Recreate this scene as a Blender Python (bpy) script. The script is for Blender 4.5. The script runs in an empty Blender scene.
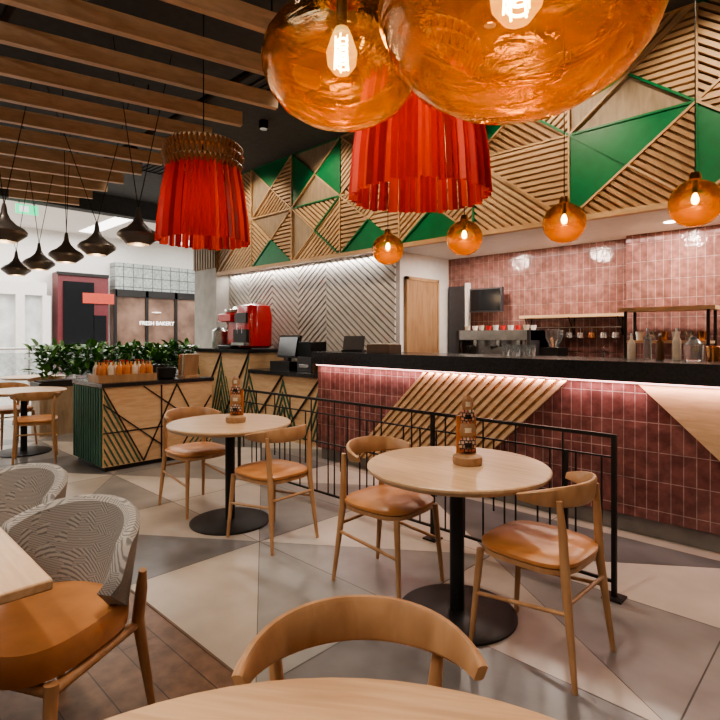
import bpy, bmesh, math, random
from mathutils import Vector, Matrix
random.seed(7)
A=math.radians(44); CA,SA=math.cos(A),math.sin(A)
def G(cx,cd): return (cx*CA-cd*SA, cx*SA+cd*CA)
sc=bpy.context.scene
# ------------------------------------------------ materials
def newmat(name):
    m=bpy.data.materials.new(name); m.use_nodes=True
    nt=m.node_tree; b=nt.nodes['Principled BSDF']; return m,nt,b
def plain(name,c,rough=.5,metal=0,em=0,emc=None,var=.12,nscale=12,bump=0,coat=0):
    m,nt,b=newmat(name)
    b.inputs['Roughness'].default_value=rough; b.inputs['Metallic'].default_value=metal
    b.inputs['Coat Weight'].default_value=coat
    tc=nt.nodes.new('ShaderNodeTexCoord'); n=nt.nodes.new('ShaderNodeTexNoise')
    n.inputs['Scale'].default_value=nscale; n.inputs['Detail'].default_value=6
    nt.links.new(tc.outputs['Object'],n.inputs['Vector'])
    r=nt.nodes.new('ShaderNodeValToRGB')
    r.color_ramp.elements[0].position=.3; r.color_ramp.elements[1].position=.7
    r.color_ramp.elements[0].color=(*[x*(1-var) for x in c],1); r.color_ramp.elements[1].color=(*[min(1,x*(1+var)) for x in c],1)
    nt.links.new(n.outputs['Fac'],r.inputs['Fac']); nt.links.new(r.outputs['Color'],b.inputs['Base Color'])
    if bump:
        bp=nt.nodes.new('ShaderNodeBump'); bp.inputs['Strength'].default_value=bump; bp.inputs['Distance'].default_value=.01
        nt.links.new(n.outputs['Fac'],bp.inputs['Height']); nt.links.new(bp.outputs['Normal'],b.inputs['Normal'])
    if em:
        b.inputs['Emission Color'].default_value=(*(emc or c),1); b.inputs['Emission Strength'].default_value=em
    return m
def wood(name,c1,c2,scale=(2,22,22),rough=.4,dist=.6):
    m,nt,b=newmat(name); b.inputs['Roughness'].default_value=rough
    tc=nt.nodes.new('ShaderNodeTexCoord'); mp=nt.nodes.new('ShaderNodeMapping'); mp.inputs['Scale'].default_value=scale
    n=nt.nodes.new('ShaderNodeTexNoise'); n.inputs['Scale'].default_value=1.6; n.inputs['Detail'].default_value=7; n.inputs['Distortion'].default_value=dist
    r=nt.nodes.new('ShaderNodeValToRGB'); r.color_ramp.elements[0].position=.32; r.color_ramp.elements[1].position=.68
    r.color_ramp.elements[0].color=(*c1,1); r.color_ramp.elements[1].color=(*c2,1)
    nt.links.new(tc.outputs['Object'],mp.inputs['Vector']); nt.links.new(mp.outputs['Vector'],n.inputs['Vector'])
    nt.links.new(n.outputs['Fac'],r.inputs['Fac']); nt.links.new(r.outputs['Color'],b.inputs['Base Color'])
    bp=nt.nodes.new('ShaderNodeBump'); bp.inputs['Strength'].default_value=.12; bp.inputs['Distance'].default_value=.003
    nt.links.new(n.outputs['Fac'],bp.inputs['Height']); nt.links.new(bp.outputs['Normal'],b.inputs['Normal'])
    return m
def tiles(name,c1,c2,cm,w,h,mort=.004,rough=.2,axes='XZ',offset=0,bumps=.5):
    m,nt,b=newmat(name); b.inputs['Roughness'].default_value=rough
    tc=nt.nodes.new('ShaderNodeTexCoord'); s=nt.nodes.new('ShaderNodeSeparateXYZ'); cb=nt.nodes.new('ShaderNodeCombineXYZ')
    nt.links.new(tc.outputs['Object'],s.inputs[0]); nt.links.new(s.outputs[axes[0]],cb.inputs[0]); nt.links.new(s.outputs[axes[1]],cb.inputs[1])
    k=nt.nodes.new('ShaderNodeTexBrick'); k.offset=offset; k.squash=1
    k.inputs['Scale'].default_value=1; k.inputs['Brick Width'].default_value=w; k.inputs['Row Height'].default_value=h
    k.inputs['Mortar Size'].default_value=mort; k.inputs['Mortar Smooth'].default_value=.3
    k.inputs['Color1'].default_value=(*c1,1); k.inputs['Color2'].default_value=(*c2,1); k.inputs['Mortar'].default_value=(*cm,1)
    nt.links.new(cb.outputs[0],k.inputs['Vector'])
    n=nt.nodes.new('ShaderNodeTexNoise'); n.inputs['Scale'].default_value=14; n.inputs['Detail'].default_value=6
    nt.links.new(tc.outputs['Object'],n.inputs['Vector'])
    mx=nt.nodes.new('ShaderNodeMix'); mx.data_type='RGBA'; mx.blend_type='MULTIPLY'; mx.inputs['Factor'].default_value=.7
    r=nt.nodes.new('ShaderNodeValToRGB'); r.color_ramp.elements[0].position=.35; r.color_ramp.elements[0].color=(.4,.4,.4,1); r.color_ramp.elements[1].position=.65
    nt.links.new(n.outputs['Fac'],r.inputs['Fac'])
    nt.links.new(k.outputs['Color'],mx.inputs[6]); nt.links.new(r.outputs['Color'],mx.inputs[7]); nt.links.new(mx.outputs[2],b.inputs['Base Color'])
    bp=nt.nodes.new('ShaderNodeBump'); bp.inputs['Strength'].default_value=bumps; bp.inputs['Distance'].default_value=.008; bp.invert=True
    ad=nt.nodes.new('ShaderNodeMath'); ad.operation='MULTIPLY_ADD'; ad.inputs[1].default_value=1.1
    nt.links.new(n.outputs['Fac'],ad.inputs[0]); nt.links.new(k.outputs['Fac'],ad.inputs[2])
    nt.links.new(ad.outputs[0],bp.inputs['Height']); nt.links.new(bp.outputs['Normal'],b.inputs['Normal'])
    return m
def glow(name,c,s):
    m,nt,b=newmat(name); b.inputs['Base Color'].default_value=(*c,1); b.inputs['Emission Color'].default_value=(*c,1); b.inputs['Emission Strength'].default_value=s
    return m
def amber(name,z0,z1,top,bot,tr,tl=(1,.34,.05)):
    m,nt,b=newmat(name); nt.nodes.remove(b); out=nt.nodes['Material Output']
    tc=nt.nodes.new('ShaderNodeTexCoord'); s=nt.nodes.new('ShaderNodeSeparateXYZ'); nt.links.new(tc.outputs['Object'],s.inputs[0])
    mr=nt.nodes.new('ShaderNodeMapRange'); mr.inputs['From Min'].default_value=z0; mr.inputs['From Max'].default_value=z1
    nt.links.new(s.outputs['Z'],mr.inputs['Value'])
    mp=nt.nodes.new('ShaderNodeMapping'); mp.inputs['Scale'].default_value=(1,1,4); nt.links.new(tc.outputs['Object'],mp.inputs['Vector'])
    n=nt.nodes.new('ShaderNodeTexNoise'); n.inputs['Scale'].default_value=6; n.inputs['Detail'].default_value=4; n.inputs['Distortion'].default_value=1.8
    nt.links.new(mp.outputs['Vector'],n.inputs['Vector'])
    ad=nt.nodes.new('ShaderNodeMath'); ad.operation='MULTIPLY_ADD'; ad.inputs[1].default_value=1.1; nt.links.new(n.outputs['Fac'],ad.inputs[0])
    sb=nt.nodes.new('ShaderNodeMath'); sb.operation='SUBTRACT'; sb.inputs[1].default_value=.55; sb.use_clamp=True
    nt.links.new(mr.outputs[0],ad.inputs[2]); nt.links.new(ad.outputs[0],sb.inputs[0])
    r=nt.nodes.new('ShaderNodeValToRGB'); e=r.color_ramp.elements; e[0].color=(*bot,1); e[1].color=(*top,1); e[0].position=.1; e[1].position=.9
    nt.links.new(sb.outputs[0],r.inputs['Fac'])
    t=nt.nodes.new('ShaderNodeBsdfTransparent'); nt.links.new(r.outputs['Color'],t.inputs['Color'])
    l=nt.nodes.new('ShaderNodeBsdfTranslucent'); l.inputs['Color'].default_value=(*tl,1)
    r2=nt.nodes.new('ShaderNodeMapRange'); r2.inputs['To Min'].default_value=tr[0]; r2.inputs['To Max'].default_value=tr[1]; nt.links.new(sb.outputs[0],r2.inputs['Value'])
    m1=nt.nodes.new('ShaderNodeMixShader'); nt.links.new(r2.outputs[0],m1.inputs[0]); nt.links.new(t.outputs[0],m1.inputs[1]); nt.links.new(l.outputs[0],m1.inputs[2])
    g=nt.nodes.new('ShaderNodeBsdfGlossy'); g.inputs['Roughness'].default_value=.03; g.inputs['Color'].default_value=(1,.86,.6,1)
    lw=nt.nodes.new('ShaderNodeLayerWeight'); lw.inputs['Blend'].default_value=.42
    m2=nt.nodes.new('ShaderNodeMixShader'); nt.links.new(lw.outputs['Fresnel'],m2.inputs[0]); nt.links.new(m1.outputs[0],m2.inputs[1]); nt.links.new(g.outputs[0],m2.inputs[2])
    bp=nt.nodes.new('ShaderNodeBump'); bp.inputs['Strength'].default_value=.3; bp.inputs['Distance'].default_value=.02; nt.links.new(n.outputs['Fac'],bp.inputs['Height']); nt.links.new(bp.outputs[0],g.inputs['Normal'])
    nt.links.new(m2.outputs[0],out.inputs['Surface']); return m
def cloth(name,c,tr=.5):
    m,nt,b=newmat(name); out=nt.nodes['Material Output']
    b.inputs['Base Color'].default_value=(*c,1); b.inputs['Roughness'].default_value=.35
    l=nt.nodes.new('ShaderNodeBsdfTranslucent'); l.inputs['Color'].default_value=(*[min(1,x*1.2) for x in c],1)
    n=nt.nodes.new('ShaderNodeTexNoise'); n.inputs['Scale'].default_value=14
    mr=nt.nodes.new('ShaderNodeMapRange'); mr.inputs['To Min'].default_value=tr-.15; mr.inputs['To Max'].default_value=tr+.15
    nt.links.new(n.outputs['Fac'],mr.inputs['Value'])
    mx=nt.nodes.new('ShaderNodeMixShader'); nt.links.new(mr.outputs[0],mx.inputs[0]); nt.links.new(b.outputs[0],mx.inputs[1]); nt.links.new(l.outputs[0],mx.inputs[2]); nt.links.new(mx.outputs[0],out.inputs['Surface'])
    return m
def fabric(name):
    m,nt,b=newmat(name); b.inputs['Roughness'].default_value=.95
    tc=nt.nodes.new('ShaderNodeTexCoord')
    v=nt.nodes.new('ShaderNodeTexVoronoi'); v.inputs['Scale'].default_value=26; v.distance='CHEBYCHEV'; v.inputs['Randomness'].default_value=.8; nt.links.new(tc.outputs['Object'],v.inputs['Vector'])
    ws=[]
    for d,scl in (('DIAGONAL',40),('Z',52)):
        w=nt.nodes.new('ShaderNodeTexWave'); w.bands_direction=d
        w.inputs['Scale'].default_value=scl; w.inputs['Distortion'].default_value=1.5; w.inputs['Detail'].default_value=2
        nt.links.new(tc.outputs['Object'],w.inputs['Vector']); ws.append(w)
    s=nt.nodes.new('ShaderNodeSeparateColor'); nt.links.new(v.outputs['Color'],s.inputs[0])
    gt=nt.nodes.new('ShaderNodeMath'); gt.operation='GREATER_THAN'; gt.inputs[1].default_value=.5; nt.links.new(s.outputs[0],gt.inputs[0])
    mx=nt.nodes.new('ShaderNodeMix'); nt.links.new(gt.outputs[0],mx.inputs[0]); nt.links.new(ws[0].outputs['Fac'],mx.inputs[2]); nt.links.new(ws[1].outputs['Fac'],mx.inputs[3])
    r=nt.nodes.new('ShaderNodeValToRGB'); e=r.color_ramp.elements; e[0].position=.1; e[0].color=(.15,.147,.145,1); e[1].position=.6; e[1].color=(.33,.315,.295,1)
    nt.links.new(mx.outputs[0],r.inputs['Fac']); nt.links.new(r.outputs['Color'],b.inputs['Base Color']); return m

W_TABLE=wood('wood_table',(.42,.275,.165),(.54,.375,.235),(2,26,26),.35)
W_CHAIR=wood('wood_chair',(.33,.18,.09),(.46,.275,.145),(9,9,3),.38)
W_LIGHT=wood('wood_panel_light',(.50,.33,.185),(.63,.44,.26),(3,3,20),.5)
W_MID=wood('wood_panel_mid',(.34,.20,.10),(.46,.29,.155),(14,14,3),.5)
W_GREY=wood('wood_panel_grey',(.29,.22,.15),(.40,.31,.215),(14,14,3),.55)
W_SLAT=wood('wood_ceiling_slat',(.52,.36,.23),(.68,.50,.34),(14,2,14),.5)
W_DARK=plain('wood_backing_dark',(.09,.05,.03),.6)
W_DOOR=wood('wood_door',(.30,.17,.09),(.40,.25,.14),(14,14,2),.45)
LEATHER=plain('leather_tan',(.42,.19,.075),.36,var=.18,nscale=7,bump=.15)
BLACK=plain('black_metal',(.018,.017,.017),.45,.3)
BLACKTOP=plain('black_stone_top',(.02,.02,.022),.22,nscale=60,var=.3)
CEIL=plain('ceiling_dark_paint',(.075,.08,.085),.8)
WHITE=plain('white_paint',(.74,.72,.69),.6,var=.04)
GREYP=plain('grey_plaster',(.50,.48,.45),.7,var=.15,nscale=5)
GREEN=plain('green_paint',(.008,.18,.065),.4,var=.1)
DKGREEN=plain('dark_green_paint',(.03,.11,.07),.5)
STEEL=plain('brushed_steel',(.55,.54,.53),.25,.95)
CHROME=plain('chrome',(.7,.7,.7),.1,1)
COPPER=plain('copper',(.75,.36,.16),.22,1)
RED=plain('red_enamel',(.5,.02,.02),.2,coat=.6)
DGREY=plain('dark_grey_plastic',(.05,.05,.055),.4)
BELLM=plain('bronze_grey_metal',(.13,.115,.105),.35,.4)
SCREEN=plain('screen_black',(.01,.011,.013),.12)
PLINTH=plain('plinth_concrete',(.20,.185,.175),.5,nscale=6,var=.2)
HERR=plain('ribbed_wall_light',(.60,.575,.55),.6,var=.08)
HERRB=plain('ribbed_wall_backing',(.24,.22,.205),.7)  # darker grey backing behind the pale ribs
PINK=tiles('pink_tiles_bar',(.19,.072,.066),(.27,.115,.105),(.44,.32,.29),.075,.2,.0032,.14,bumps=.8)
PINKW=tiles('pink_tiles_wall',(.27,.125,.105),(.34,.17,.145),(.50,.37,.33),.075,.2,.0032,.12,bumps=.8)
GRIDT=tiles('grey_grid_tiles',(.33,.37,.36),(.40,.43,.42),(.12,.13,.13),.35,.35,.02,.4,'YZ')
PLANK=tiles('dark_wood_planks',(.13,.072,.047),(.18,.105,.07),(.03,.02,.015),1.6,.16,.003,.35,'XY',.5,.15)
LEAF=plain('leaf_green',(.06,.19,.035),.45,var=.5,nscale=9)
SOIL=plain('soil',(.04,.025,.015),.9)
GROUT=plain('grout',(.10,.095,.09),.8)
T1=plain('tile_beige',(.44,.395,.345),.3,nscale=3,var=.12)
T2=plain('tile_grey',(.21,.20,.19),.3,nscale=3,var=.22)
T3=plain('tile_charcoal',(.12,.115,.115),.3,nscale=3,var=.32)
T4=plain('tile_tan',(.33,.285,.24),.3,nscale=3,var=.15)
MALLT=plain('mall_floor',(.42,.38,.34),.2,var=.08,nscale=2)
BULB=glow('bulb_glow',(1,.66,.28),30)
BULBS=glow('bulb_glow_soft',(1,.62,.28),14)
WARMLED=glow('led_warm_pink',(1,.55,.5),4)
DL=glow('downlight_glow',(1,.88,.72),12)
MALLGLOW=glow('mall_light_panel',(1,.97,.92),3)
EXITG=glow('exit_green',(.05,.8,.35),1.6)
REDRIB=cloth('red_ribbon',(.46,.022,.012),.42)
REDRIB2=cloth('red_ribbon_light',(.58,.07,.03),.5)
REDRIB3=cloth('red_ribbon_dark',(.26,.012,.01),.3)
TASSEL=cloth('brown_tassel',(.34,.17,.08),.2)
FABRIC=fabric('patterned_fabric')
SHOPRED=plain('shop_maroon',(.13,.025,.03),.4)
SIGNW=glow('sign_white',(1,.95,.9),1.2)
LABEL=plain('orange_label',(.55,.2,.05),.5)
CREAM=plain('cream_card',(.6,.53,.42),.6)
GLASSY=plain('pale_glass',(.75,.8,.8),.08); GLASSY.node_tree.nodes['Principled BSDF'].inputs['Transmission Weight'].default_value=.9
PATT=tiles('totem_pattern',(.55,.12,.05),(.75,.65,.5),(.03,.02,.02),.018,.02,.003,.5,'XZ',.5)

# ------------------------------------------------ mesh builder
class B:
    def __init__(s): s.v=[];s.f=[];s.fm=[];s.mats=[]
    def mi(s,m):
        if m not in s.mats: s.mats.append(m)
        return s.mats.index(m)
    def add(s,vs,fs,m):
        o=len(s.v); s.v+= [tuple(v) for v in vs]; k=s.mi(m)
        for f in fs: s.f.append([o+i for i in f]); s.fm.append(k)
    def box(s,c,d,m,rz=0,rx=0,ry=0):
        M=Matrix.Translation(c)@Matrix.Rotation(rz,4,'Z')@Matrix.Rotation(ry,4,'Y')@Matrix.Rotation(rx,4,'X')
        x,y,z=d[0]/2,d[1]/2,d[2]/2
        vs=[M@Vector(p) for p in ((-x,-y,-z),(x,-y,-z),(x,y,-z),(-x,y,-z),(-x,-y,z),(x,-y,z),(x,y,z),(-x,y,z))]
        s.add(vs,[(0,3,2,1),(4,5,6,7),(0,1,5,4),(1,2,6,5),(2,3,7,6),(3,0,4,7)],m)
    def bb(s,x0,x1,y0,y1,z0,z1,m): s.box(((x0+x1)/2,(y0+y1)/2,(z0+z1)/2),(x1-x0,y1-y0,z1-z0),m)
    def tube(s,pts,rs,m,n=12,cap=True,flat=1):
        pts=[Vector(p) for p in pts]; rings=[]
        if not hasattr(rs,'__len__'): rs=[rs]*len(pts)
        for i,p in enumerate(pts):
            t=(pts[min(i+1,len(pts)-1)]-pts[max(i-1,0)]).normalized()
            ref=Vector((0,0,1)) if abs(t.z)<.9 else Vector((1,0,0))
            a=t.cross(ref).normalized(); b=a.cross(t)
            rings.append([p+(a*math.cos(q*2*math.pi/n)+b*math.sin(q*2*math.pi/n)*flat)*rs[i] for q in range(n)])
        vs=[v for r in rings for v in r]; fs=[]
        for i in range(len(pts)-1):
            for q in range(n): fs.append((i*n+q,i*n+(q+1)%n,(i+1)*n+(q+1)%n,(i+1)*n+q))
        if cap: fs.append(tuple(range(n))[::-1]); fs.append(tuple((len(pts)-1)*n+q for q in range(n)))
        s.add(vs,fs,m)
    def lathe(s,prof,c,m,n=32,ax=1,ay=1,pw=2,cap=True):
        vs=[]
        for r,z in prof:
            for q in range(n):
                t=2*math.pi*q/n; ct,st=math.cos(t),math.sin(t)
                k=1/((abs(ct)**pw+abs(st)**pw)**(1/pw)); rr=r*k
                vs.append((c[0]+rr*ct*ax,c[1]+rr*st*ay,c[2]+z))
        fs=[]
        for i in range(len(prof)-1):
            for q in range(n): fs.append((i*n+q,i*n+(q+1)%n,(i+1)*n+(q+1)%n,(i+1)*n+q))
        if cap:
            fs.append(tuple(range(n))[::-1]); fs.append(tuple((len(prof)-1)*n+q for q in range(n)))
        s.add(vs,fs,m)
    def prism(s,poly,fr,w0,w1,m):
        n=len(poly); vs=[fr(u,v,w0) for u,v in poly]+[fr(u,v,w1) for u,v in poly]
        fs=[tuple(range(n))[::-1],tuple(range(n,2*n))]+[(i,(i+1)%n,n+(i+1)%n,n+i) for i in range(n)]
        s.add(vs,fs,m)
    def slats(s,poly,fr,ang,pitch,width,w0,w1,m,off=0):
        d=(math.cos(ang),math.sin(ang)); nn=(-d[1],d[0])
        pr=[p[0]*nn[0]+p[1]*nn[1] for p in poly]; k=math.floor(min(pr)/pitch)
        while k*pitch+off<max(pr):
            a=k*pitch+off; b=a+width
            q=clip(clip(poly,nn,a),(-nn[0],-nn[1]),-b)
            if len(q)>2 and area(q)>1e-5: s.prism(q,fr,w0,w1,m)
            k+=1
    def strip(s,p,q,fr,wd,w0,w1,m):
        dx,dy=q[0]-p[0],q[1]-p[1]; L=math.hypot(dx,dy); nx,ny=-dy/L*wd/2,dx/L*wd/2
        s.prism([(p[0]-nx,p[1]-ny),(q[0]-nx,q[1]-ny),(q[0]+nx,q[1]+ny),(p[0]+nx,p[1]+ny)],fr,w0,w1,m)
    def build(s,name,loc=(0,0,0),rz=0,bev=0,smooth=True):
        me=bpy.data.meshes.new(name+'_mesh'); me.from_pydata(s.v,[],s.f)
        for m in s.mats: me.materials.append(m)
        me.polygons.foreach_set('material_index',s.fm)
        bm=bmesh.new(); bm.from_mesh(me); bmesh.ops.recalc_face_normals(bm,faces=bm.faces[:]); bm.to_mesh(me); bm.free()
        if smooth:
            me.polygons.foreach_set('use_smooth',[True]*len(me.polygons)); me.set_sharp_from_angle(angle=math.radians(38))
        o=bpy.data.objects.new(name,me); sc.collection.objects.link(o); o.location=loc; o.rotation_euler[2]=rz
        if bev:
            b=o.modifiers.new('bevel','BEVEL'); b.width=bev; b.segments=2; b.limit_method='ANGLE'; b.angle_limit=math.radians(50)
        return o
def clip(poly,n,a):
    out=[]
    for i in range(len(poly)):
        p,q=poly[i],poly[(i+1)%len(poly)]
        dp=p[0]*n[0]+p[1]*n[1]-a; dq=q[0]*n[0]+q[1]*n[1]-a
        if dp>=0: out.append(p)
        if (dp>=0)!=(dq>=0):
            t=dp/(dp-dq); out.append((p[0]+(q[0]-p[0])*t,p[1]+(q[1]-p[1])*t))
    return out
def area(p): return abs(sum(p[i][0]*p[(i+1)%len(p)][1]-p[(i+1)%len(p)][0]*p[i][1] for i in range(len(p))))/2
def inst(o,name,loc,rz=0):
    c=bpy.data.objects.new(name,o.data); sc.collection.objects.link(c); c.location=loc; c.rotation_euler[2]=rz
    return c
def light(name,kind,loc,power,color=(1,.84,.68),size=.1,sy=None,target=None,parent=None,spot=60,blend=.6):
    l=bpy.data.lights.new(name,kind); l.energy=power; l.color=color
    if kind=='AREA':
        l.size=size
        if sy: l.shape='RECTANGLE'; l.size_y=sy
        else: l.shape='DISK'
    else: l.shadow_soft_size=size
    if kind=='SPOT': l.spot_size=math.radians(spot); l.spot_blend=blend
    o=bpy.data.objects.new(name,l); sc.collection.objects.link(o); o.location=loc
    if target is not None:
        o.rotation_euler=(Vector(target)-Vector(loc)).to_track_quat('-Z','Y').to_euler()
    if parent:
        o.parent=parent; o.matrix_parent_inverse=Matrix.Translation(parent.location).inverted()
    return o
def YP(Y): return lambda u,v,w:(u,Y-w,v)
def XP(X): return lambda u,v,w:(X+w,u,v)

# ------------------------------------------------ room shell
CH=4.1
b=B(); b.bb(-10.5,3.2,1.22,7,-.06,-.003,GROUT)
cw,chh=1.25,.9
nx=int(13.7/cw)+1; ny=7
for i in range(nx):
    for j in range(ny):
        x0=-10.5+i*cw; x1=min(x0+cw,3.2); y0=1.22+j*chh; y1=min(y0+chh,7)
        if x1-x0<.1 or y1-y0<.1: continue
        P=[(x0,y0),(x1,y0),(x1,y1),(x0,y1)]
        if (i+j)%2: tr=[(P[0],P[1],P[2]),(P[0],P[2],P[3])]
        else: tr=[(P[0],P[1],P[3]),(P[1],P[2],P[3])]
        sh=[[T1,T3],[T2,T1],[T3,T4],[T1,T2],[T4,T2]][random.randrange(5)]
        for t,mm in zip(tr,sh):
            cx=sum(p[0] for p in t)/3; cy=sum(p[1] for p in t)/3
            q=[(cx+(p[0]-cx)*.992,cy+(p[1]-cy)*.992,0) for p in t]
            b.add(q,[(0,1,2)],mm)
b.build('floor',smooth=False)
b=B(); b.bb(-10.5,3.2,-4,1.22,-.06,0,PLANK); b.build('floor_wood',smooth=False)
b=B(); b.bb(-10.5,3.2,1.215,1.227,0,.003,W_DARK); b.build('trim_1')
b=B(); b.bb(-22,-10.5,-6,14,-.06,-.002,MALLT); b.bb(-10.5,-8,7,14,-.06,-.002,MALLT); b.build('floor_mall')
b=B(); b.bb(-10.5,3.2,-4,7,CH,CH+.1,CEIL); b.build('ceiling')
b=B(); b.bb(-10.75,-10.5,-6,7,3.75,4.95,CEIL); b.build('trim_header')
b=B(); b.bb(-22,-10.75,-6,14,4.9,5.0,WHITE); b.bb(-10.75,-8,7,14,4.9,5.0,WHITE)
for k in range(5):
    b.bb(-19,-11.5,-4+k*3.4,-3.5+k*3.4,4.88,4.9,MALLGLOW)
b.build('ceiling_mall')
b=B(); b.bb(3.2,3.3,-4,7,0,CH,GREYP); b.build('wall_right')
b=B(); b.bb(-10.5,3.3,-4.1,-4,0,CH,GREYP); b.build('wall_front')
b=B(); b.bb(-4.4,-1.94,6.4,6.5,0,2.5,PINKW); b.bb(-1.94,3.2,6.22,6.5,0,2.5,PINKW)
b.bb(-4.5,3.2,6.5,6.6,0,CH,GREYP); b.build('wall_back')
b=B(); b.bb(-8.3,3.2,5.131,6.5,2.5,2.62,WHITE); b.build('ceiling_soffit')
b=B(); b.bb(-4.5,-4.4,5.3,6.5,0,2.5,WHITE); b.build('wall_return')
b=B(); b.bb(-4.398,-4.36,5.42,6.06,0,2.14,W_DOOR); 
for y in (5.39,6.06): b.bb(-4.398,-4.35,y,y+.04,0,2.18,W_MID)
b.bb(-4.398,-4.35,5.39,6.10,2.14,2.18,W_MID); b.tube([(-4.35,5.95,.95),(-4.35,5.95,1.15)],.01,STEEL); b.build('door_1')
b=B(); b.bb(-4.36,-4.08,6.34,6.398,0,2.1,DGREY); b.bb(-4.08,-4.03,6.33,6.398,0,2.14,WHITE); b.build('door_2')
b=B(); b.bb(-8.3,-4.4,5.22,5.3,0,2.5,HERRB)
x=-8.3; k=0
while x<-4.45:
    x1=min(x+.65,-4.4); 
    if x>-5.7: x1=-4.4
    poly=[(x,0),(x1,0),(x1,2.5),(x,2.5)]
    b.slats(poly,YP(5.22),math.radians(38 if k%2 else -38),.075,.048,0,.02,HERR); x=x1; k+=1
b.build('wall_ribbed',smooth=False)
b=B(); b.bb(-9.05,-8.3,4.95,5.5,0,CH,GREYP)
b.slats([(-9.05,2.6),(-8.3,2.6),(-8.3,CH),(-9.05,CH)],YP(4.95),math.pi/2,.09,.045,0,.03,W_GREY)
b.build('wall_column',smooth=False)
# geometric bulkhead
b=B(); b.bb(-8.3,3.2,5.03,5.13,2.5,CH,W_DARK)
fr=YP(5.03)
targets=[(-1.33,3.3),(-1.75,2.98),(-.92,3.1),(-2.8,3.6),(-4.62,2.9),(-3.56,2.62),(-6.06,3.4),(-6.74,2.75),(-6.9,3.85),(-5.3,3.8),(.5,3.0)]
tris=[]; cw=1.04
for i in range(12):
    for j in range(2):
        x0=-8.3+i*cw; x1=min(x0+cw,3.2); z0=2.5+j*.8; z1=z0+.8
        if x1-x0<.1: continue
        P=[(x0,z0),(x1,z0),(x1,z1),(x0,z1)]
        tt=[(P[1],P[2],P[0]),(P[3],P[0],P[2])] if (i+j)%2==0 else [(P[0],P[1],P[3]),(P[2],P[3],P[1])]
        for t in tt:
            hasg=any(abs((t[0][0]+t[1][0]+t[2][0])/3-g[0])<.5 and abs((t[0][1]+t[1][1]+t[2][1])/3-g[1])<.4 for g in targets)
            if hasg or random.random()<.35:
                m=((t[1][0]+t[2][0])/2,(t[1][1]+t[2][1])/2); tris+= [(t[0],t[1],m),(t[0],m,t[2])]
            else: tris.append(t)
cen=[(sum(p[0] for p in t)/3,sum(p[1] for p in t)/3) for t in tris]
gset=set()
for g in targets: gset.add(min(range(len(tris)),key=lambda q:(cen[q][0]-g[0])**2+(cen[q][1]-g[1])**2))
dg=math.atan2(.8,1.04); done=set()
for q,t in enumerate(tris):
    t=list(t); r=random.random()
    if q in gset: b.prism(t,fr,0,.05,GREEN)
    elif r<.10: b.prism(t,fr,0,.03,W_LIGHT)
    elif r<.2: b.prism(t,fr,0,.03,W_GREY)
    else:
        b.prism(t,fr,0,.008,random.choice([W_MID,W_DARK,W_MID]))
        b.slats(t,fr,random.choice([dg,-dg,dg,-dg,0]),.058,.036,.008,.05,random.choice([W_LIGHT,W_MID,W_LIGHT,W_LIGHT]))
    for e in range(3):
        k=tuple(sorted([(round(t[e][0],2),round(t[e][1],2)),(round(t[(e+1)%3][0],2),round(t[(e+1)%3][1],2))]))
        if k in done: continue
        done.add(k); b.strip(t[e],t[(e+1)%3],fr,.02,.0,.062+.001*(len(done)%7),GREEN if q in gset or random.random()<.22 else W_LIGHT)
b.bb(-8.3,3.2,4.955,5.03,2.47,2.52,W_LIGHT)
b.build('wall_bulkhead',smooth=False)
# mall far side
b=B(); b.bb(-19.8,-19.6,-6,14,0,4.9,WHITE); b.build('wall_mall')
b=B(); b.bb(-20,-8,14,14.1,0,4.9,WHITE); b.build('wall_mall_end')
def mallwall_y(px): 
    r=(px-360)/530; d=19.4/(SA-CA*r); return d*(r*SA+CA)
ya,yb=mallwall_y(112),mallwall_y(199)
SHOPD=plain('shop_display',(.16,.10,.075),.25,var=.6,nscale=1.5,em=.25)
SHOPW=plain('shop_window_white',(.6,.6,.6),.3,var=.3,nscale=2,em=.25)
b=B(); b.bb(-19.59,-19.1,ya,yb,3.05,4.0,GRIDT); b.bb(-19.59,-19.15,ya,yb,0,3.05,SHOPD)
b.bb(-19.15,-19.08,ya,yb,2.8,3.05,BLACK)
for k in range(4):
    y=ya+(yb-ya)*k/3; b.bb(-19.14,-19.08,y-.05,y+.05,0,3.05,BLACK)
b.bb(-19.14,-19.1,ya,yb,.0,.9,BLACK)
b.lathe([(.0,.0),(.16,.01),(.16,.03),(0,.03)],(-19.1,(ya+yb)/2-.2,2.25),SIGNW,20)
b.build('shopfront',smooth=False)
yc,yd=mallwall_y(54),mallwall_y(104)
b=B(); b.bb(-19.59,-19,yc,yd,0,3.5,SHOPRED); b.bb(-19,-18.96,yc+.15,yc+1.1,.1,3.2,SCREEN); b.bb(-19,-18.96,yc+1.5,yd-.5,.1,2.1,SCREEN)
b.bb(-18.99,-18.94,yc+1.75,yd-.85,2.5,2.85,plain('shop_logo',(.35,.05,.03),.4,em=.5)); b.bb(-18.99,-18.94,yc-.05,yd,3.4,3.5,BLACK)
b.build('shopfront',smooth=False)
yc,yd=mallwall_y(-40),mallwall_y(44)
b=B(); b.bb(-19.59,-19.1,yc,yd,2.7,3.1,WHITE); b.bb(-19.59,-19.3,yc,yd,0,2.7,SHOPW)
for k in range(4): 
    y=yc+(yd-yc)*k/3; b.bb(-19.3,-19.1,y-.12,y+.12,0,2.7,WHITE)
b.build('shopfront',smooth=False)
def text(s,size,loc,m,name,rot=(math.pi/2,0,math.pi/2),ext=.01):
    cu=bpy.data.curves.new(name,'FONT'); cu.body=s; cu.size=size; cu.extrude=ext; cu.align_x='CENTER'; o=bpy.data.objects.new(name,cu); sc.collection.objects.link(o)
    o.rotation_euler=rot; o.location=loc; cu.materials.append(m)
text('FRESH BAKERY',.2,(-19.05,(ya+yb)/2-.2,1.8),SIGNW,'shop_sign')
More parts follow.
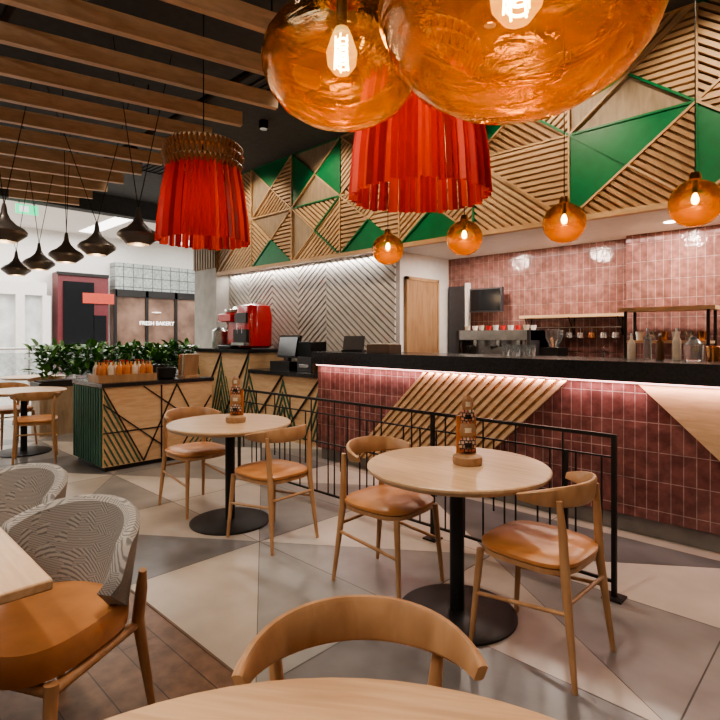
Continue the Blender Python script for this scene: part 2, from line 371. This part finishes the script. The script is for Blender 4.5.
b=B(); b.lathe([(.4,0),(.4,4.9)],(0,0,0),WHITE,32); b.build('mall_column',(-15.5,1.0,0)); 
b=B()
for k in range(9): b.bb(-.02,.02,k*1.0,k*1.0+.04,0,1.1,STEEL)
b.tube([(0,0,1.1),(0,8.04,1.1)],.03,STEEL); b.bb(-.006,.006,0,8.04,.1,1.0,GLASSY); b.build('glass_railing',(-14.5,1.6,0))
b=B(); b.bb(-.02,.02,-.17,.17,-.08,.08,EXITG); b.bb(.02,.024,-.12,.02,-.05,.05,SIGNW)
for y in(-.12,.12): b.tube([(0,y,.08),(0,y,.14)],.006,BLACK)
b.build('exit_sign',(-10.62,2.62,3.61))
# ceiling slats
dirv=Vector((.24,.97,0)).normalized()
b=B(); x=-2.72
while x>-11:
    p1=Vector((x,2.9,0)); p0=p1-dirv*6.2
    if p1.x<-9.1: break
    if p0.x<-9.1: t=(-9.1-p0.x)/(p1.x-p0.x); p0=p0+(p1-p0)*t
    c=(p0+p1)/2; b.box((c.x,c.y,3.5),((.06),(p1-p0).length,.13),W_SLAT,rz=-math.atan2(.24,.97))
    x-=.56
for y in (2.5,.9,-.7,-2.3): b.bb(-9.1,-2.9,y,y+.04,3.565,3.60,BLACK)
for y in (2.5,-.7):
    for xx in (-3.4,-5.6,-7.8,-9): b.tube([(xx,y+.02,3.6),(xx,y+.02,CH)],.008,BLACK,6)
b.build('ceiling_slats',smooth=False)
b=B()
for k in range(8): b.bb(-.30,.30,-.3+.085*k,-.28+.085*k,-.02,0,BLACK)
b.bb(-.33,.33,-.33,-.30,-.025,0,DGREY); b.bb(-.33,.33,.32,.35,-.025,0,DGREY); b.bb(-.33,-.30,-.33,.35,-.025,0,DGREY); b.bb(.30,.33,-.33,.35,-.025,0,DGREY)
g=b.build('ceiling_vent',(-4.6,3.6,CH)); inst(g,'ceiling_vent.001',(-8.2,3.9,CH))
def downlight(x,y,z,power,tgt=None,spot=85,col=(1,.85,.69)):
    bb=B(); bb.lathe([(.05,-.10),(.06,-.10),(.06,0),(.05,0)],(0,0,0),BLACK,20,cap=False); bb.lathe([(.0,-.05),(.05,-.05),(.05,-.045),(0,-.045)],(0,0,0),DL,20,cap=False); bb.lathe([(.0,0),(.055,0)],(0,0,0),BLACK,20,cap=False)
    o=bb.build('ceiling_spotlight',(x,y,z)); light('spot_lamp','SPOT',(x,y,z-.12),power,col,.06,target=tgt or (x,y,0),parent=o,spot=spot)
for (x,y,p) in [(-1.6,3.2,120),(-3.6,3.2,120),(-5.6,3.2,120),(-7.6,3.2,110),(-1.3,1.3,130),(.9,2.2,90),(-3.2,-.2,130),(-.5,-1.2,130),(-2.3,1.3,80),(-5.2,.4,100),(-7.5,.4,100),(-9.5,3,90)]:
    downlight(x,y,CH,p)
for x,t in [(-7.2,-7.0),(-5.5,-5.3),(-3.9,-3.8),(-2.3,-2.2),(-.8,-.9),(.6,.4)]:
    downlight(x,3.95,CH,85,(t,5.03,3.1),80,(1,.80,.58))
for x in (-3.6,-2.5,-1.4,-.3,.8): 
    bb=B(); bb.lathe([(.0,-.004),(.05,-.004),(.05,0),(0,0)],(0,0,0),DL,20,cap=False); o=bb.build('recessed_downlight',(x,5.75,2.499)); light('downlight_lamp','AREA',(x,5.75,2.47),20,(1,.84,.72),.1,target=(x,5.9,0),parent=o)
light('cove_light','AREA',(-6.4,5.16,2.46),18,(1,.93,.86),3.6,.05,target=(-6.4,5.22,0))
light('kitchen_cove','AREA',(-.4,6.12,2.46),14,(1,.84,.78),6,.05,target=(-.4,6.3,0))
light('mall_light','AREA',(-15,1,4.8),1100,(1,.97,.93),8,14,target=(-15,1,0))
light('mall_light','AREA',(-14,10,4.8),550,(1,.97,.93),7,6,target=(-14,10,0))
light('room_fill','AREA',(-1,-2.2,CH-.03),130,(1,.88,.76),3,2,target=(-1,-2.2,0))  # unseen soft fill added behind the camera; no fixture is modelled

# ------------------------------------------------ bar
b=B(); X0,X1=-4.56,1.8; YF=4.03
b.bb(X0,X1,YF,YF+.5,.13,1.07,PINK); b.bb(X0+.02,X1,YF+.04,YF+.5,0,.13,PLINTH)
b.bb(X0-.04,X1,YF-.07,YF+.62,1.08,1.22,BLACKTOP)
fr=YP(YF)
par=[(-3.02,1.07),(-1.66,1.07),(-2.62,.13),(-3.98,.13)][::-1]
b.prism(par,fr,0,.012,W_MID); b.slats(par,fr,math.atan2(.94,.96),.062,.036,.012,.04,W_LIGHT)
b.prism([(-1.18,1.07),(-.2,.13),(1.7,.13),(1.7,1.07)][::-1],fr,0,.02,W_LIGHT)
b.bb(X0,X1,YF-.03,YF-.012,1.066,1.078,WARMLED)
bar=b.build('bar_counter',smooth=False)
light('bar_led','AREA',(-1.4,YF-.05,1.06),19,(1,.64,.62),6.2,.02,target=(-1.4,YF+.02,.2),parent=bar)
b=B(); b.bb(-3.95,1.8,5.72,6.2,0,.93,STEEL); b.bb(-3.97,1.8,5.68,6.2,.93,.97,BLACKTOP); b.build('back_counter',smooth=False)
b=B(); b.bb(-.5,.5,-.24,.24,.06,.18,CHROME); b.bb(-.5,.5,.0,.24,.18,.42,STEEL); b.bb(-.5,.5,-.22,.24,.38,.5,STEEL); b.bb(-.5,-.46,-.23,.23,.06,.5,DGREY); b.bb(.46,.5,-.23,.23,.06,.5,DGREY)
for x in(-.27,.05,.32): b.tube([(x,-.14,.38),(x,-.14,.3)],.035,CHROME); b.tube([(x,-.14,.31),(x,-.3,.29)],[.012,.018],BLACK)
for x in(-.42,.43): b.tube([(x,-.2,.4),(x,-.24,.3),(x,-.2,.2)],.006,CHROME,8)
for x in(-.4,-.2,0,.2,.4):
    for y in(-.12,.06): b.lathe([(.025,.0),(.038,.06),(.034,.06),(.0,.01)],(x,y,.5),random.choice([WHITE,RED,CREAM,WHITE]),14)
for x in(-.45,.45):
    for y in(-.2,.2): b.tube([(x,y,0),(x,y,.06)],.02,BLACK,8)
b.build('espresso_machine',(-3.3,5.92,.97),bev=.008)
b=B(); b.bb(-.1,.1,-.14,.14,0,.3,BLACK); b.lathe([(.05,.3),(.1,.42),(.1,.5),(.0,.51)],(0,0,0),GLASSY,18); b.bb(-.03,.03,-.2,-.14,.14,.2,CHROME); b.build('coffee_grinder',(-2.62,5.92,.97))
b=B(); b.bb(-.24,.24,-.03,.03,-.16,.16,DGREY); b.bb(-.22,.22,-.034,-.03,-.14,.14,SCREEN); b.tube([(0,.03,0),(0,.13,0)],.02,BLACK); b.bb(-.06,.06,.12,.14,-.06,.06,BLACK); b.build('wall_monitor',(-3.7,6.26,1.88))
b=B(); b.bb(-.62,.62,-.1,.1,0,.035,W_LIGHT)
for x in(-.55,0,.55): b.tube([(x,.09,0),(x,.09,-.2),(x,-.08,-.0)],.008,BLACK,8)
b.tube([(-.58,-.05,-.12),(.58,-.05,-.12)],.008,CHROME,8)
for i in range(9):
    x=-.52+i*.13; b.tube([(x,-.05,-.12),(x,-.05,-.18)],.004,CHROME,6); b.lathe([(.02,-.26),(.045,-.24),(.04,-.18),(.03,-.18)],(x,-.05,0),STEEL if i%3 else COPPER,12)
b.build('wall_shelf',(-2.58,6.30,1.62))
b=B()
for x in(-.36,.36):
    for y in(-.15,.15): b.bb(x-.012,x+.012,y-.012,y+.012,0,.68,BLACK)
b.bb(-.42,.42,-.19,.19,.68,.715,W_LIGHT); b.bb(-.36,.36,-.16,.16,.36,.385,W_LIGHT); b.bb(-.36,.36,-.16,.16,.04,.06,BLACK)
for i in range(6): b.lathe([(.03,0),(.04,.09),(.036,.09),(.0,.01)],(-.27+i*.11,0,.385),[WHITE,GLASSY,COPPER][i%3],14)
b.build('shelf_rack',(-1.45,5.93,.97))
def bottle(bb,x,y,z,h,r,m,cap=BLACK):
    bb.lathe([(r*.95,0),(r,.01),(r,h*.58),(r*.85,h*.66),(r*.32,h*.78),(r*.3,h*.93)],(x,y,z),m,14); bb.lathe([(r*.36,h*.92),(r*.36,h)],(x,y,z),cap,12)
BRN=plain('brown_glass',(.12,.05,.02),.12); GRG=plain('green_glass',(.04,.12,.05),.12)
b=B()
for i in range(4): bottle(b,-.2+i*.1,(i%2)*.05,0,.2+.04*(i%2),.03,[CREAM,GLASSY,BRN][i%3],CHROME)
b.lathe([(.05,0),(.06,.01),(.065,.12),(.05,.13),(.02,.17),(0,.18)],(.22,0,0),GLASSY,20); b.lathe([(.04,0),(.05,.1),(.04,.11),(0,.11)],(.33,.06,0),COPPER,20)
b.build('glass_bottles',(-1.15,4.45,1.22))
b=B(); b.bb(-.16,.16,-.1,.1,0,.09,W_DARK); b.bb(-.14,.14,-.08,.08,.09,.1,CREAM); b.build('napkin_box',(-3.75,4.25,1.22),bev=.004)
b=B(); b.tube([(0,0,0),(0,0,.04)],.04,CHROME); b.tube([(0,0,.04),(0,0,.26),(.03,-.06,.32),(.04,-.13,.3)],.012,CHROME,10); b.build('water_tap',(-2.05,5.85,.97))
b=B()
for i in range(6): b.lathe([(.03,0),(.04,.10),(.037,.10),(.0,.01)],((i%3)*.1,(i//3)*.1,0),GLASSY,14)
b.build('drinking_glasses',(-2.4,4.4,1.22))
b=B(); b.bb(-.13,.13,-.06,.06,0,.02,BLACK); b.box((0,0,.10),(.26,.02,.16),DGREY,rx=-.25); b.build('pos_terminal',(-4.25,4.3,1.22),rz=.3)
# side service counter
b=B(); b.bb(-8,-6.5,4.42,5.05,.0,1.15,W_LIGHT); b.bb(-8.03,-6.48,4.38,5.1,1.15,1.2,BLACKTOP)
b.bb(-6.48,-4.95,4.42,5.05,0,.87,W_LIGHT); b.bb(-6.48,-4.92,4.38,5.1,.87,.92,BLACKTOP)
fr=YP(4.42)
for (x0,x1,h) in [(-8,-6.5,1.15),(-6.48,-4.95,.87)]:
    n=2
    for i in range(n):
        a=x0+(x1-x0)*i/n; c=x0+(x1-x0)*(i+1)/n; m=(a+c)/2
        b.slats([(a,.06),(m,.06),(a,h)],fr,math.atan2(h,-(m-a)),.07,.02,0,.015,DKGREEN)
        b.slats([(m,.06),(c,.06),(c,h)],fr,math.atan2(h,(c-m)),.07,.02,0,.015,DKGREEN)
        b.strip((a,.06),(c,h),fr,.02,0,.02,BLACK)
b.build('service_counter',smooth=False)
b=B(); b.lathe([(.2,.02),(.24,.05),(.25,.5),(.22,.66),(.12,.7)],(0,0,0),RED,32,1.0,.9,4); b.bb(-.17,.17,-.26,-.2,.1,.3,BLACK); b.bb(-.17,.17,-.3,-.2,.06,.1,STEEL); b.bb(-.15,.15,-.25,-.21,.4,.55,SCREEN)
b.tube([(-.06,-.25,.34),(-.06,-.25,.24)],.012,CHROME); b.tube([(.06,-.25,.34),(.06,-.25,.24)],.012,CHROME); b.build('drink_dispenser',(-6.85,4.74,1.2))
b=B(); b.bb(-.2,.2,-.2,.2,.0,.06,BLACK); b.bb(-.19,.19,-.02,.2,.06,.46,RED); b.bb(-.19,.19,-.2,.2,.42,.56,RED); b.lathe([(.16,.56),(.17,.62),(.0,.68)],(0,0,0),STEEL,24); b.tube([(0,-.14,.42),(0,-.14,.3)],.02,CHROME); b.build('coffee_machine',(-7.38,4.74,1.2),bev=.02)
b=B(); b.lathe([(.14,0),(.15,.28),(.1,.32),(.03,.36)],(0,0,0),STEEL,24); b.build('coffee_urn',(-7.8,4.74,1.2))
b=B(); b.bb(-.22,.22,-.16,.16,0,.12,BLACK); b.box((0,.02,.33),(.44,.04,.32),BLACK,rx=-.2); b.box((0,-.01,.33),(.4,.02,.27),SCREEN,rx=-.2); b.bb(-.02,.02,0,.04,.1,.22,BLACK); b.build('cash_register',(-6.0,4.74,.92))
b=B(); b.bb(-.15,.15,-.15,.15,0,.2,DGREY); b.bb(-.13,.13,-.14,.14,.2,.4,SCREEN); b.bb(-.1,.1,-.16,-.15,.05,.1,STEEL); b.build('receipt_printer',(-5.5,4.76,.92),bev=.01)
b=B()
for i in range(4): bottle(b,i*.09,0,0,.25,.032,[BRN,GRG,GLASSY][i%3])
b.build('sauce_bottles',(-5.28,4.62,.92))
# ------------------------------------------------ service station
b=B(); x0,x1,y0,y1=-6.49,-5.65,2.07,3.31
b.bb(x0,x1,y0,y1,.05,.87,W_LIGHT); b.bb(x0+.03,x1-.03,y0+.03,y1-.03,0,.05,BLACK); b.bb(x0-.02,x1+.02,y0-.02,y1+.02,.87,.91,BLACKTOP)
fr=XP(x1)
ym=y0+.42
b.slats([(y0+.01,.06),(ym,.06),(y0+.01,.86)],fr,math.atan2(-.8,.41),.05,.014,0,.012,DKGREEN)
b.slats([(y1-.42,.06),(y1-.01,.06),(y1-.01,.5)],fr,math.atan2(.44,.41),.05,.014,0,.012,DKGREEN)
for p,q in [((y0,.4),(y1,.4)),((ym,.06),(y0,.86)),((ym,.06),(y0+.8,.86)),((y0+.8,.86),(y1-.01,.06)),((y0+.8,.06),(y1-.01,.7)),((y0+.42,.86),(y1,.25)),((y0+.62,.06),(y0+.62,.86)),((y0,.7),(y0+.8,.06))]: b.strip(p,q,fr,.011,0,.013,BLACK)
frl=lambda u,v,w:(u,y0-w,v)
b.slats([(x0,.06),(x1,.06),(x1,.86),(x0,.86)],frl,math.pi/2,.07,.035,0,.02,DKGREEN)
b.build('service_station',smooth=False)
b=B()
for j in range(3):
    for i in range(7): bottle(b,j*.09,i*.085,.02,.21,.031,LABEL if (i+j)%3 else CREAM,[BLACK,RED][i%2])
b.bb(-.05,.23,-.05,.56,0,.02,W_MID); b.bb(-.05,.23,-.06,-.05,0,.08,W_MID); b.bb(.23,.24,-.06,.56,0,.08,W_MID)
b.build('condiment_bottles',(-5.98,2.12,.91))
b=B(); b.lathe([(.08,0),(.1,.02),(.11,.13),(.09,.13),(.08,.02)],(0,0,0),BLACK,24); b.build('black_pot',(-5.82,2.83,.91))
b=B(); b.bb(-.1,.1,-.1,.1,0,.03,W_MID)
for i in range(4): b.box((-.06+.04*i,0,.15),(.02,.18,.25),[LABEL,W_DOOR,CREAM,W_DOOR][i],ry=.1)
b.build('menu_holder',(-5.85,3.12,.91))
def leaves(bb,n,cx,cy,cz,rx,ry,rz_,L=.16):
    for _ in range(n):
        p=Vector((cx+random.uniform(-rx,rx),cy+random.uniform(-ry,ry),cz+random.uniform(0,rz_)))
        d=Vector((random.uniform(-1,1),random.uniform(-1,1),random.uniform(-.1,1))).normalized(); l=L*random.uniform(.6,1.2)
        s=d.cross(Vector((0,0,1))).normalized()*l*.2; u=s.cross(d).normalized()*l*.08
        a=p; m1=p+d*l*.35+u; m2=p+d*l*.7+u*.6; e=p+d*l-Vector((0,0,l*.15))
        bb.add([a,m1-s,m1+s,m2-s*.8,m2+s*.8,e,m1-u,m2-u],[(0,1,6),(0,6,2),(1,3,7,6),(6,7,4,2),(3,5,7),(7,5,4)],LEAF)
b=B(); b.bb(-.2,.2,0,2.4,0,.72,W_GREY); b.bb(-.21,.21,-.01,2.41,.68,.74,BLACK); b.bb(-.17,.17,.03,2.37,.74,.76,SOIL)
for i in range(16):
    y=.1+i*.148; b.tube([(0,y,.75),(random.uniform(-.1,.1),y,1.0)],.006,LEAF,5)
leaves(b,1000,0,1.2,.8,.22,1.2,.42,.2); b.build('planter_with_foliage',(-8.5,2.2,0))
b=B(); b.lathe([(.07,0),(.09,.14),(.08,.14),(.0,.12)],(0,0,0),DGREY,20); leaves(b,120,0,0,.14,.07,.07,.12,.14); b.tube([(0,0,.12),(0,0,.25)],.006,LEAF,5); b.build('potted_plant',(-6.3,2.95,.91))
# ------------------------------------------------ fence
b=B(); xa,xb=-4.56,-.99
b.bb(xa,xb,-.01,.01,.855,.875,BLACK); b.bb(xa,xb,-.006,.006,.745,.755,BLACK); b.bb(xa,xb,-.008,.008,.08,.095,BLACK); b.bb(xa,xb-.25,-.005,.005,.50,.51,BLACK)
for x in (xa,-2.18,xb): b.bb(x-.012,x+.012,-.012,.012,0,.875,BLACK); b.bb(x-.05,x+.05,-.05,.05,0,.01,BLACK)
b.bb(xb-.27,xb-.25,-.01,.01,.0,.75,BLACK)
x=xa+.08; k=0
while x<xb-.05:
    b.bb(x-.004,x+.004,-.004,.004,.08 if k%5 else .3,[.745,.745,.855,.5,.745,.855][k%6],BLACK); x+=.075 if k%4 else .14; k+=1
b.build('metal_railing',(0,2.98,0),smooth=False)
# ------------------------------------------------ tables
def round_table(r,name,loc,br=.295):
    b=B(); b.lathe([(r-.02,.715),(r,.735),(r,.745),(r-.006,.75)],(0,0,0),W_TABLE,72)
    b.lathe([(.17,.70),(.17,.715)],(0,0,0),BLACK,24); b.tube([(0,0,.012),(0,0,.70)],.036,BLACK,20)
    b.lathe([(br,0),(br,.01),(br-.02,.018),(.05,.024)],(0,0,0),BLACK,56); return b.build(name,loc)
T1L=(-1.51,2.27); T2L=(-3.49,2.20)
t=round_table(.455,'round_table',(*T1L,0)); inst(t,'round_table.001',(*T2L,0),.5)
inst(t,'round_table.002',(-7.35,1.78,0)); inst(t,'round_table.003',(-9.75,2.5,0))
X,Y=G(-.05,.285); round_table(.73,'large_round_table',(X,Y,0),.33).rotation_euler[2]=.6
b=B(); b.bb(-.37,.37,-.35,.35,.72,.75,W_TABLE); b.tube([(0,0,.02),(0,0,.72)],.035,BLACK); b.bb(-.25,.25,-.25,.25,0,.02,BLACK); b.build('square_table',(-1.577-.37,.451-.35,0),bev=.006)
b=B(); S_=1.15; b.lathe([(.07,0),(.075,.012),(.073,.04),(.055,.05)],(0,0,0),W_DOOR,28)
for z,r in((.085,.042),(.15,.040),(.21,.036),(.265,.028)):
    b.lathe([(r*.35,-.036*S_),(r*.8,-.026*S_),(r,0),(r*.8,.026*S_),(r*.35,.036*S_)],(0,0,z*S_),PATT if z in(.085,.21) else W_DOOR,20,1.1,.55)
    b.lathe([(r*.45,-.012),(r*.45,.012)],(0,-r*.46,z*S_),CREAM if z in(.15,.265) else BLACK,12,1,.3)
b.bb(-.05,.05,.03,.042,.04,.24,LABEL)
o=b.build('totem_menu_stand',(T1L[0]+.03,T1L[1]+.05,.75),rz=A); inst(o,'totem_menu_stand.001',(T2L[0]+.03,T2L[1]+.03,.75),A)
# ------------------------------------------------ chairs
def chair():
    b=B()
    b.lathe([(.19,.425),(.2,.43),(.2,.452),(.19,.455)],(0,0,0),W_CHAIR,40,1.08,1.05,3.6)
    b.lathe([(.19,.45),(.208,.46),(.208,.475),(.19,.488),(.12,.492),(.05,.486),(0,.485)],(0,0,0),LEATHER,40,1.08,1.05,3.4,cap=False)
    for s in(-1,1):
        b.tube([(.225,s*.205,0),(.19,s*.18,.44)],[.011,.018],W_CHAIR)
        b.tube([(-.25,s*.20,0),(-.2,s*.175,.42),(-.19,s*.178,.6),(-.18,s*.188,.735)],[.011,.02,.018,.012],W_CHAIR)
        b.tube([(.208,s*.194,.24),(-.222,s*.186,.29)],[.009,.009],W_CHAIR)
    b.tube([(-.216,-.18,.33),(-.216,.18,.33)],.009,W_CHAIR)
    n=28; rows=[]
    for i in range(n+1):
        t=-1+2*i/n; th=math.pi+t*math.radians(84); c,s=math.cos(th),math.sin(th)
        hh=.034*(1-abs(t)**2.6)+.014; zc=.745-.012*t*t; th_=.011; R=.245; prof=[]
        for (dr,dz) in((-th_,-hh*.8),(-th_*.5,-hh),(th_*.5,-hh),(th_,-hh*.8),(th_+.01,hh*.8),(th_*.5+.01,hh),(-th_*.5+.01,hh),(-th_+.01,hh*.8)):
            rr=R+dr; prof.append((rr*c*.9,rr*s*.95,zc+dz))
        rows.append(prof)
    vs=[v for r in rows for v in r]; m=8; fs=[]
    for i in range(n):
        for q in range(m): fs.append((i*m+q,i*m+(q+1)%m,(i+1)*m+(q+1)%m,(i+1)*m+q))
    fs.append(tuple(range(m))); fs.append(tuple(n*m+q for q in range(m))[::-1])
    b.add(vs,fs,W_CHAIR); return b
c0=chair().build('dining_chair',(T1L[0]-.47,T1L[1]+.02,0),0.05)
chs=[(T1L[0]+.43,T1L[1]+.01,math.pi-.02),(T2L[0]+.48,T2L[1]+.03,math.pi+.05),(T2L[0]-.5,T2L[1]+.0,.0)]
X,Y=G(.005,1.01); chs.append((X,Y,A-math.pi/2+.06))
chs+= [(-1.31,-.03,math.pi),(-6.75,1.75,math.pi-.3),(-7.95,1.78,.2),(-7.3,1.15,math.pi/2),(-9.15,2.5,math.pi)]
for i,(x,y,r) in enumerate(chs): inst(c0,'dining_chair.%03d'%(i+1),(x,y,0),r)
# tub chair (facing +X)
b=B(); n=44; rows=[]
for i in range(n+1):
    t=-1+2*i/n; th=math.pi+t*math.radians(90); c,s=math.cos(th),math.sin(th)
    top=.765-.09*abs(t)**2.2; bot=.37+.17*abs(t)**2; fl=.04
    if abs(t)>.88: top-= (abs(t)-.88)*.7
    col=[]; R0=.235
    for k in range(7):
        f=k/6; z=bot+(top-bot)*f; r=R0+fl*f; col.append((r*c*1.02,r*1.06*s,z))
    col.append(((R0+fl-.014)*c*1.02,(R0+fl-.014)*1.06*s,top+.014)); col.append(((R0+fl-.036)*c*1.02,(R0+fl-.036)*1.06*s,top+.014))
    for k in range(7):
        f=1-k/6; z=bot+(top-bot)*f; r=R0+fl*f-.052; col.append((r*c*1.02,r*1.06*s,z))
    rows.append(col)
m=len(rows[0]); vs=[v for r in rows for v in r]; fs=[]
for i in range(n):
    for q in range(m): fs.append((i*m+q,i*m+(q+1)%m,(i+1)*m+(q+1)%m,(i+1)*m+q))
fs.append(tuple(range(m))); fs.append(tuple(n*m+q for q in range(m))[::-1])
b.add(vs,fs,FABRIC)
b.lathe([(.19,.36),(.228,.375),(.233,.43),(.218,.465),(.14,.48),(0,.482)],(.03,0,0),LEATHER,40,1.08,.98,3.2,cap=True)
for s in(-1,1):
    b.tube([(.24,s*.235,0),(.2,s*.215,.37)],[.014,.022],W_CHAIR); b.tube([(-.26,s*.21,0),(-.19,s*.205,.36),(-.16,s*.245,.5),(-.14,s*.265,.57)],[.014,.023,.02,.013],W_CHAIR)
    b.tube([(.2,s*.215,.345),(-.19,s*.2,.345)],.018,W_CHAIR)
b.tube([(.2,-.215,.345),(.2,.215,.345)],.018,W_CHAIR)
o=b.build('upholstered_tub_chair',(-2.03,.57,0),math.radians(-62)); inst(o,'upholstered_tub_chair.001',(-2.78,.56,0),math.radians(-65))
# ------------------------------------------------ lamps
BULBF=glow('filament_glow',(1,.7,.3),60)
GLASSY2,nt,bs=newmat('bulb_glass'); nt.nodes.remove(bs)
t_=nt.nodes.new('ShaderNodeBsdfTransparent'); t_.inputs[0].default_value=(1,.9,.7,1); e_=nt.nodes.new('ShaderNodeEmission'); e_.inputs[0].default_value=(1,.62,.22,1); e_.inputs[1].default_value=2.6
m_=nt.nodes.new('ShaderNodeMixShader'); m_.inputs[0].default_value=.4; nt.links.new(t_.outputs[0],m_.inputs[1]); nt.links.new(e_.outputs[0],m_.inputs[2]); nt.links.new(m_.outputs[0],nt.nodes['Material Output'].inputs[0])
def globe(name,loc,R,mat_,power,prof,cordtop=CH,big=False):
    b=B(); p=[(r*R,z*R) for r,z in prof]; b.lathe(p,(0,0,0),mat_,64,cap=False)
    zt=prof[-1][1]*R
    b.lathe([(.0,zt+.05),(.03,zt+.045),(prof[-1][0]*R+.006,zt+.01),(prof[-1][0]*R+.006,zt-.015)],(0,0,0),COPPER,24,cap=False)
    b.tube([(0,0,zt+.04),(0,0,cordtop-loc[2])],.004,BLACK,6); b.tube([(0,0,zt),(0,0,R*.42)],.018,BLACK,10)
    br=R*.14
    if big:
        br=R*.17
        b.lathe([(br*.5,br*2.3),(br*.8,br*1.6),(br*1.15,br*.5),(br*1.05,-.4*br),(br*.6,-br),(0,-br*1.2)],(0,0,R*.08),GLASSY2,24,cap=False)
        pts=[]
        for q in range(60):
            a=q*.55; pts.append((br*.42*math.cos(a),br*.42*math.sin(a),R*.08+br*(-.7+2.2*q/60)))
        b.tube(pts,.0028,BULBF,5)
        for q in range(5):
            a=q*2*math.pi/5; b.tube([(br*.55*math.cos(a),br*.55*math.sin(a),R*.08-.7*br),(br*.45*math.cos(a+.3),br*.45*math.sin(a+.3),R*.08+1.7*br)],.0022,BULBF,5)
    else:
        b.lathe([(br*.4,br*2.1),(br*.7,br*1.5),(br,br*.5),(br*.9,-.4*br),(br*.5,-br),(0,-br*1.15)],(0,0,R*.1),BULB,20,cap=False)
    o=b.build(name,loc); light('bulb_light','POINT',(loc[0],loc[1],loc[2]+R*.05),power,(1,.66,.34),R*.12,parent=o); return o
BIG=[(0,-.70),(.25,-.69),(.5,-.64),(.74,-.5),(.9,-.3),(.985,-.08),(1,.08),(.96,.25),(.84,.43),(.64,.58),(.42,.68),(.27,.76),(.2,.88)]
AMB=amber('amber_glass_big',-.20,.02,(1,.92,.70),(1,.50,.10),(.22,.01))
X,Y=G(.275,.93); globe('amber_glass_pendant',(X,Y,1.975),.245,AMB,2.8,BIG,big=True)
X,Y=G(-.055,1.6); globe('amber_glass_pendant',(X,Y,2.215),.24,AMB,3.2,BIG,big=True)
SM=[(0,-.95),(.3,-.93),(.6,-.8),(.84,-.55),(.97,-.25),(1,0),(.96,.28),(.82,.57),(.6,.78),(.35,.9),(.2,1.0)]
AMS=amber('amber_glass_small',-.10,.05,(1,.88,.62),(1,.42,.07),(.45,.05))
for x in (-3.78,-2.81,-1.84,-.90,.05,1.0): globe('amber_globe_pendant',(x,4.35,2.34),.172,AMS,3.4,SM)
def ribbon_lamp(loc,power,S=.94):
    b=B(); n=64
    for i in range(n):
        t=2*math.pi*i/n; w=2*math.pi/n*.52; zb=random.uniform(-.008,.008); k=.014 if i%2 else 0
        pts=[]; NZ=((zb,.35),(.2,.335),(.42,.305),(.63,.265))
        for z,r in NZ:
            for s in(-1,0,1):
                a=t+s*w; rr=r+k+(.018 if s==0 else -.008); pts.append((rr*S*math.cos(a),rr*S*math.sin(a),z*S))
        b.add(pts,[(q*3+s,q*3+s+1,q*3+4+s,q*3+3+s) for q in range(3) for s in(0,1)],random.choice([REDRIB,REDRIB,REDRIB2,REDRIB3]))
    for z,r in((.62,.285),(.69,.30),(.76,.29)):
        for i in range(46):
            t=2*math.pi*(i+.5*(z==.69))/46; b.tube([(S*r*math.cos(t),S*r*math.sin(t),S*z+.05),(S*(r+.018)*math.cos(t),S*(r+.018)*math.sin(t),S*z+.02),(S*r*math.cos(t),S*r*math.sin(t),S*z-.025)],[.008,.019,.008],TASSEL,6)
        b.lathe([((r-.01)*S,S*z+.03),((r+.008)*S,S*z+.045),((r-.01)*S,S*z+.06)],(0,0,0),LABEL if z==.69 else CREAM,40,cap=False)
    b.lathe([(0,.83*S),(.26*S,.82*S),(.28*S,.8*S)],(0,0,0),W_DARK,36,cap=False)
    b.tube([(0,0,.82*S),(0,0,CH-loc[2])],.005,BLACK,6); b.tube([(0,0,.82*S),(0,0,.3)],.012,BLACK,8)
    b.lathe([(.015,.3),(.03,.26),(.04,.22),(.03,.18),(0,.165)],(0,0,0),BULB,16,cap=False)
    o=b.build('red_ribbon_pendant',loc); light('bulb_light','POINT',(loc[0],loc[1],loc[2]+.23),power,(1,.66,.36),.05,parent=o)
X,Y=G(.30,2.68); ribbon_lamp((X,Y,2.10),18)
X,Y=G(-1.24,4.2); ribbon_lamp((X,Y,2.14),21,.95)
def bell(x,y,dx,dy):
    b=B(); b.lathe([(.012,.27),(.02,.24),(.028,.18),(.05,.13),(.1,.08),(.16,.045),(.185,.015),(.18,-.01),(.13,-.05),(.1,-.075),(.095,-.075),(.09,-.05),(.0,-.03)],(0,0,0),BELLM,40,cap=False)
    b.lathe([(0,-.06),(.03,-.055),(.04,-.035)],(0,0,0),BULBS,16,cap=False)
    b.tube([(0,0,.26),(dx,dy,CH-2.32)],.004,BLACK,6); b.tube([(0,0,.26),(-dx*.7,-dy*.7,CH-2.32)],.004,BLACK,6); o=b.build('bell_pendant',(x,y,2.32))
    light('bell_bulb','POINT',(x,y,2.22),4,(1,.7,.4),.04,parent=o)
for cx,d in ((-2.05,4.9),(-2.75,5.54),(-3.38,6.1),(-4.1,6.77),(-4.8,7.4),(-3.19,4.75)):
    X,Y=G(cx,d); bell(X,Y,random.uniform(-.7,.7),random.uniform(-.5,.5))
# ------------------------------------------------ world + camera
w=bpy.data.worlds.new('world'); sc.world=w; w.use_nodes=True; w.node_tree.nodes['Background'].inputs[0].default_value=(1,.93,.86,1); w.node_tree.nodes['Background'].inputs[1].default_value=.3
cam=bpy.data.cameras.new('camera'); co=bpy.data.objects.new('camera',cam); sc.collection.objects.link(co)
co.location=(0,0,1.4); co.rotation_euler=(math.pi/2,0,A); cam.sensor_width=36; cam.lens=26.5; cam.shift_y=-24/720; cam.clip_start=.05
sc.camera=co
try:
    sc.view_settings.look='AgX - Medium High Contrast'; sc.view_settings.exposure=.2
except Exception: pass
